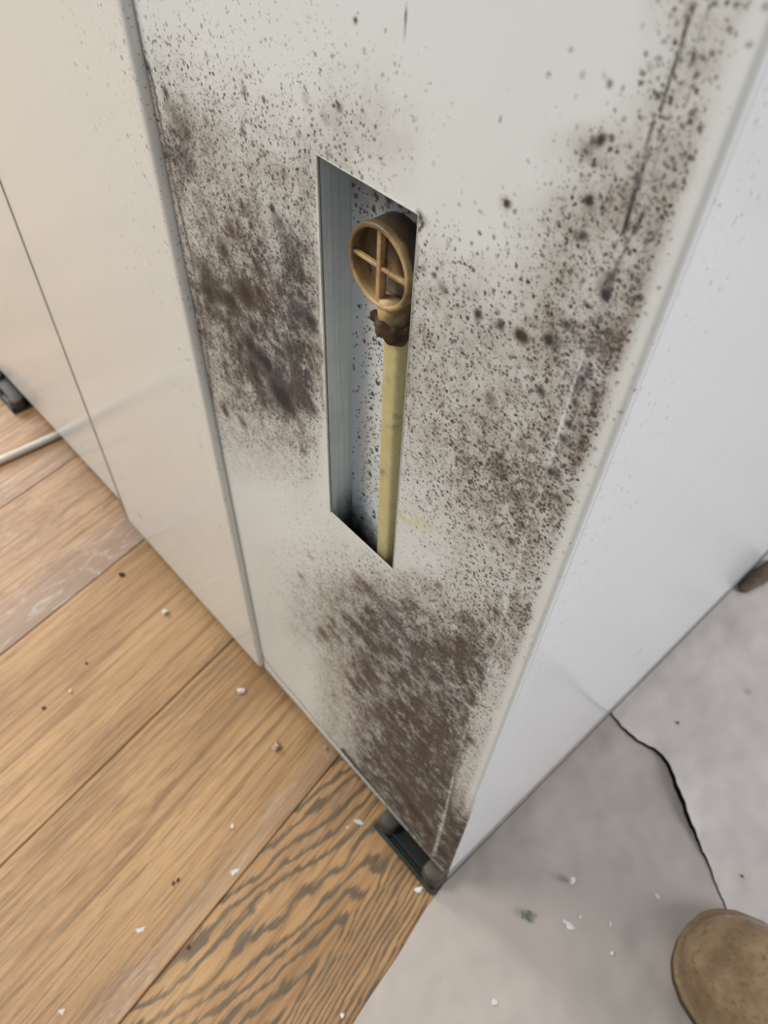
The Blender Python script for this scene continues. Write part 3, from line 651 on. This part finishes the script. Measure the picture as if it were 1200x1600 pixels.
# ================================================================ DEBRIS
white = plain('white_plaster', L(226, 222, 218), .7, var=.05, scale=400); tan = plain('tan_grit', L(186, 160, 136), .8, var=.2, scale=400)
dark = plain('dark_grit', L(52, 34, 22), .8, var=.3, scale=400); grn = plain('grey_green_plaster', L(112, 116, 98), .8, var=.35, scale=300)
faint = plain('thin_white_smear', L(204, 200, 194), .8, var=.12, scale=500)
def crumb(px, py, r, mat, label, seed, cat='crumb', name='plaster_crumb', flat=.7, asp=1., rot=0., paper=False, jag=.5):
    if cat in ('smear', 'flake'): mat = faint
    r = r*(.52 if cat in ('smear', 'flake') else .68); p = onZ(px, py, .001); z = pz(p[0], p[1])+.0003 if paper else .0
    return lump(name, (p[0], p[1], z), (r*asp, r, r*flat), mat, label, cat, seed, 2, rot=rot, jag=jag)
crumb(258, 957, .0046, white, 'round white crumb on the boards nearest the dark grit spot', 11, asp=1.15)
crumb(377, 1080, .0042, white, 'white crumb on the boards just below the middle panel corner', 12, asp=1.3, rot=.7)
crumb(432, 1166, .0052, tan, 'pinkish tan crumb on the oak boards below the mouldy panel', 13, jag=.8)
crumb(509, 1168, .0024, tan, 'tiny tan crumb close under the mouldy panel edge', 14)
crumb(110, 1080, .0022, white, 'tiny pale crumb alone on the left boards', 15)
crumb(190, 898, .0042, dark, 'dark brown grit lump beside the grey board joint', 16, name='grit_lump', flat=.5)
crumb(68, 1106, .0026, dark, 'small dark brown grit speck far left on the boards', 17, name='grit_lump', flat=.5)
crumb(135, 1036, .0022, dark, 'small reddish brown speck above the lone pale crumb', 18, name='grit_lump', flat=.4)
crumb(294, 1480, .0024, plain('reddish_grit', L(96, 46, 24), .8), 'small reddish speck on the seam of the strongly grained board', 19, name='grit_lump', flat=.4)
crumb(363, 1291, .0024, white, 'tiny white crumb in the middle of the golden board', 20)
crumb(535, 1587, .0024, white, 'tiny white crumb at the bottom of the strongly grained board', 21)
crumb(892, 1379, .0044, white, 'white elongated crumb standing on the grey paper', 22, paper=True, asp=.65, flat=1.3)
crumb(822, 1431, .0062, grn, 'grey green jagged plaster piece on the paper', 23, name='plaster_piece', paper=True, jag=1., flat=.55)
crumb(654, 1390, .0030, white, 'small white chip touching the black cabinet foot', 24, asp=2.0, rot=.9, flat=.4)
crumb(955, 1490, .0022, white, 'tiny white crumb alone on the paper left of the boot', 25, paper=True)
crumb(1058, 1131, .0022, grn, 'tiny dark crumb on the light paper beyond the tear', 26, paper=True, name='plaster_piece')
crumb(1158, 1370, .0016, dark, 'tiny brown speck on the light paper above the boot', 27, paper=True, name='grit_lump')
crumb(560, 1284, .0044, white, 'white smear of plaster on the grained board near the foot', 28, asp=2.0, rot=.75, flat=.12, name='plaster_smear', cat='smear')
crumb(543, 1292, .0022, white, 'thin pale speck beside the white plaster smear', 29, flat=.15, name='plaster_smear', cat='smear')
crumb(220, 1452, .0038, white, 'white flake on the golden board, lower left', 30, asp=2., rot=1.2, flat=.15, name='paint_flake', cat='flake', jag=.9)
crumb(366, 1362, .0038, white, 'faint white flake on the golden board near its seam', 31, asp=1.4, rot=1.1, flat=.12, name='paint_flake', cat='flake', jag=.9)
crumb(96, 1580, .0034, white, 'white flake at the bottom left edge of the boards', 32, asp=1.3, rot=1.3, flat=.2, name='paint_flake', cat='flake', jag=.9)
crumb(888, 1446, .0040, white, 'white paint smear on the paper below the elongated crumb', 33, asp=1.8, rot=.2, flat=.08, name='paint_smear', cat='smear', paper=True, jag=.9)
crumb(953, 1444, .0034, white, 'pale paint fleck on the paper right of the smear', 34, asp=.7, flat=.1, name='paint_smear', cat='smear', paper=True, jag=.9)
crumb(906, 1433, .0026, white, 'tiny paint fleck on the paper above the smear', 35, flat=.1, name='paint_smear', cat='smear', paper=True)
crumb(1026, 1401, .0034, white, 'faint pale paint fleck on the paper above the boot toe', 36, asp=1.5, flat=.08, name='paint_smear', cat='smear', paper=True)
crumb(772, 1566, .0046, white, 'pale paint fleck on the paper at the bottom of the picture', 37, flat=.08, name='paint_smear', cat='smear', paper=True)
# knot with twin dark pits beside the golden board's middle
for k, (x, y) in enumerate(((271, 1380), (278, 1375))):
    crumb(x, y, .0028, dark, ('left' if k == 0 else 'right')+' one of two touching dark grit curls on the golden board', 40+k, name='grit_curl', cat='grit', asp=.6, rot=.6, flat=.25)

# ================================================================ BOOT
def leather():
    n = NT('tan_nubuck'); P = n.obj(); f = n.noise(P, 30, 5, .65); g = n.noise(P, 160, 4, .6)
    c = n.mix(n.step(f, .3, .7), L(112, 86, 54), L(152, 124, 88)); c = n.mix(n.step(g, .54, .70, 0, .65), c, L(88, 62, 36))
    sp = n.noise(P, 330, 2, .5); c = n.mix(n.step(sp, .66, .75, 0, .55), c, L(70, 48, 26))
    n.bump(g, .0012, .5); return n.fin(c, .62, 0., Sheen_Weight=.2)
boot = empty('work_boot', (.30, .14, .003), 'worn tan leather work boot, only its rounded toe showing', 'boot')
boot.rotation_euler = (0, 0, 0)
BZ = .0036; BA = math.radians(4); bc = np.array([.1655, .123])
bx = np.array([math.cos(BA), math.sin(BA)]); by = np.array([-math.sin(BA), math.cos(BA)])
T = np.array([0, .004, .012, .025, .045, .07, .10, .14, .18, .22, .255, .28, .292, .295])
Wd = np.array([.004, .021, .033, .043, .0505, .0540, .0550, .0510, .044, .040, .0395, .036, .024, .006])
def outline(grow, z, n=60, cy=0.):
    tt = np.concatenate([(1-np.cos(np.linspace(0, math.pi, n)))/2*.295]); wv = np.interp(tt, T, Wd)
    tt2 = (tt-.15)*(1+grow/.15)+.15
    a_ = [(t, w_+grow) for t, w_ in zip(tt2, wv)]; pts = [(t, +w_) for t, w_ in a_]+[(t, -w_) for t, w_ in a_[::-1]]
    return [(*(bc+bx*t+by*(s+.004*math.sin(t*9))), z) for t, s in pts]
V, F = loft([outline(-.002, BZ), outline(.0005, BZ+.002), outline(.001, BZ+.012), outline(-.0005, BZ+.016)])
link('sole', mesh('sole', V, F), plain('boot_sole', L(78, 58, 38), .7, var=.2), boot, True)
V, F = loft([outline(-.001, BZ+.0155), outline(.0025, BZ+.0160), outline(.0028, BZ+.0188), outline(.0005, BZ+.0200), outline(-.003, BZ+.0202)])
welt = link('welt', mesh('welt', V, F), plain('boot_welt', L(128, 104, 74), .6, var=.15, scale=300), boot, True)
TH = np.array([0, .01, .03, .06, .10, .14, .18, .22]); HH = np.array([.010, .028, .041, .048, .056, .074, .098, .11])
rings = []
for t in list((1-np.cos(np.linspace(0, math.pi/2, 26)))*.12)+list(np.linspace(.135, .235, 8)):
    w_ = np.interp(t, T, Wd)-.0022; h = np.interp(t, TH, HH)*min(1, (max(t, 1e-4)/.012)**.5+.15 if t < .012 else 1.)
    e = .78; ring = []
    for a_ in np.linspace(0, math.pi, 33):
        s = w_*(abs(math.cos(a_))**e)*(1 if math.cos(a_) >= 0 else -1); z = h*(math.sin(a_)**e)
        ring.append((*(bc+bx*(t+.0015)+by*(s+.004*math.sin(t*9))), BZ+.0185+z))
    rings.append(ring)
V, F = loft(rings, closed=False); F.append(tuple(range(33))); F.append(tuple((len(rings)-1)*33+j for j in range(32, -1, -1)))
MAT['leather'] = leather()
up = link('upper', mesh('upper', V, F), MAT['leather'], boot, True); sb = up.modifiers.new('s', 'SUBSURF'); sb.levels = 1; sb.render_levels = 1
rings = []
for z, sx, sy, o_ in ((.018, .060, .037, .226), (.05, .062, .039, .226), (.085, .060, .042, .222), (.12, .056, .044, .226), (.165, .055, .046, .230), (.172, .052, .043, .230), (.165, .049, .040, .230), (.12, .048, .038, .228)):
    rings.append([(*(bc+bx*(o_+sx*math.cos(t))+by*(sy*math.sin(t))), BZ+z) for t in np.linspace(0, 2*math.pi, 40, endpoint=False)])
V, F = loft(rings); link('shaft', mesh('shaft', V, F), MAT['leather'], boot, True)
lace = plain('boot_lace', L(70, 54, 36), .8)
for k in range(4):
    t = .125+k*.018; h = np.interp(t, TH, HH)+BZ+.0185
    V, F = tube([(*(bc+bx*(t+.006*i/3)+by*(s)), h+.001-.5*s*s*12) for i, s in enumerate((-.02, -.007, .007, .02))], .0018, 10)
    link('lace', mesh('lace', V, F), lace, boot, True)
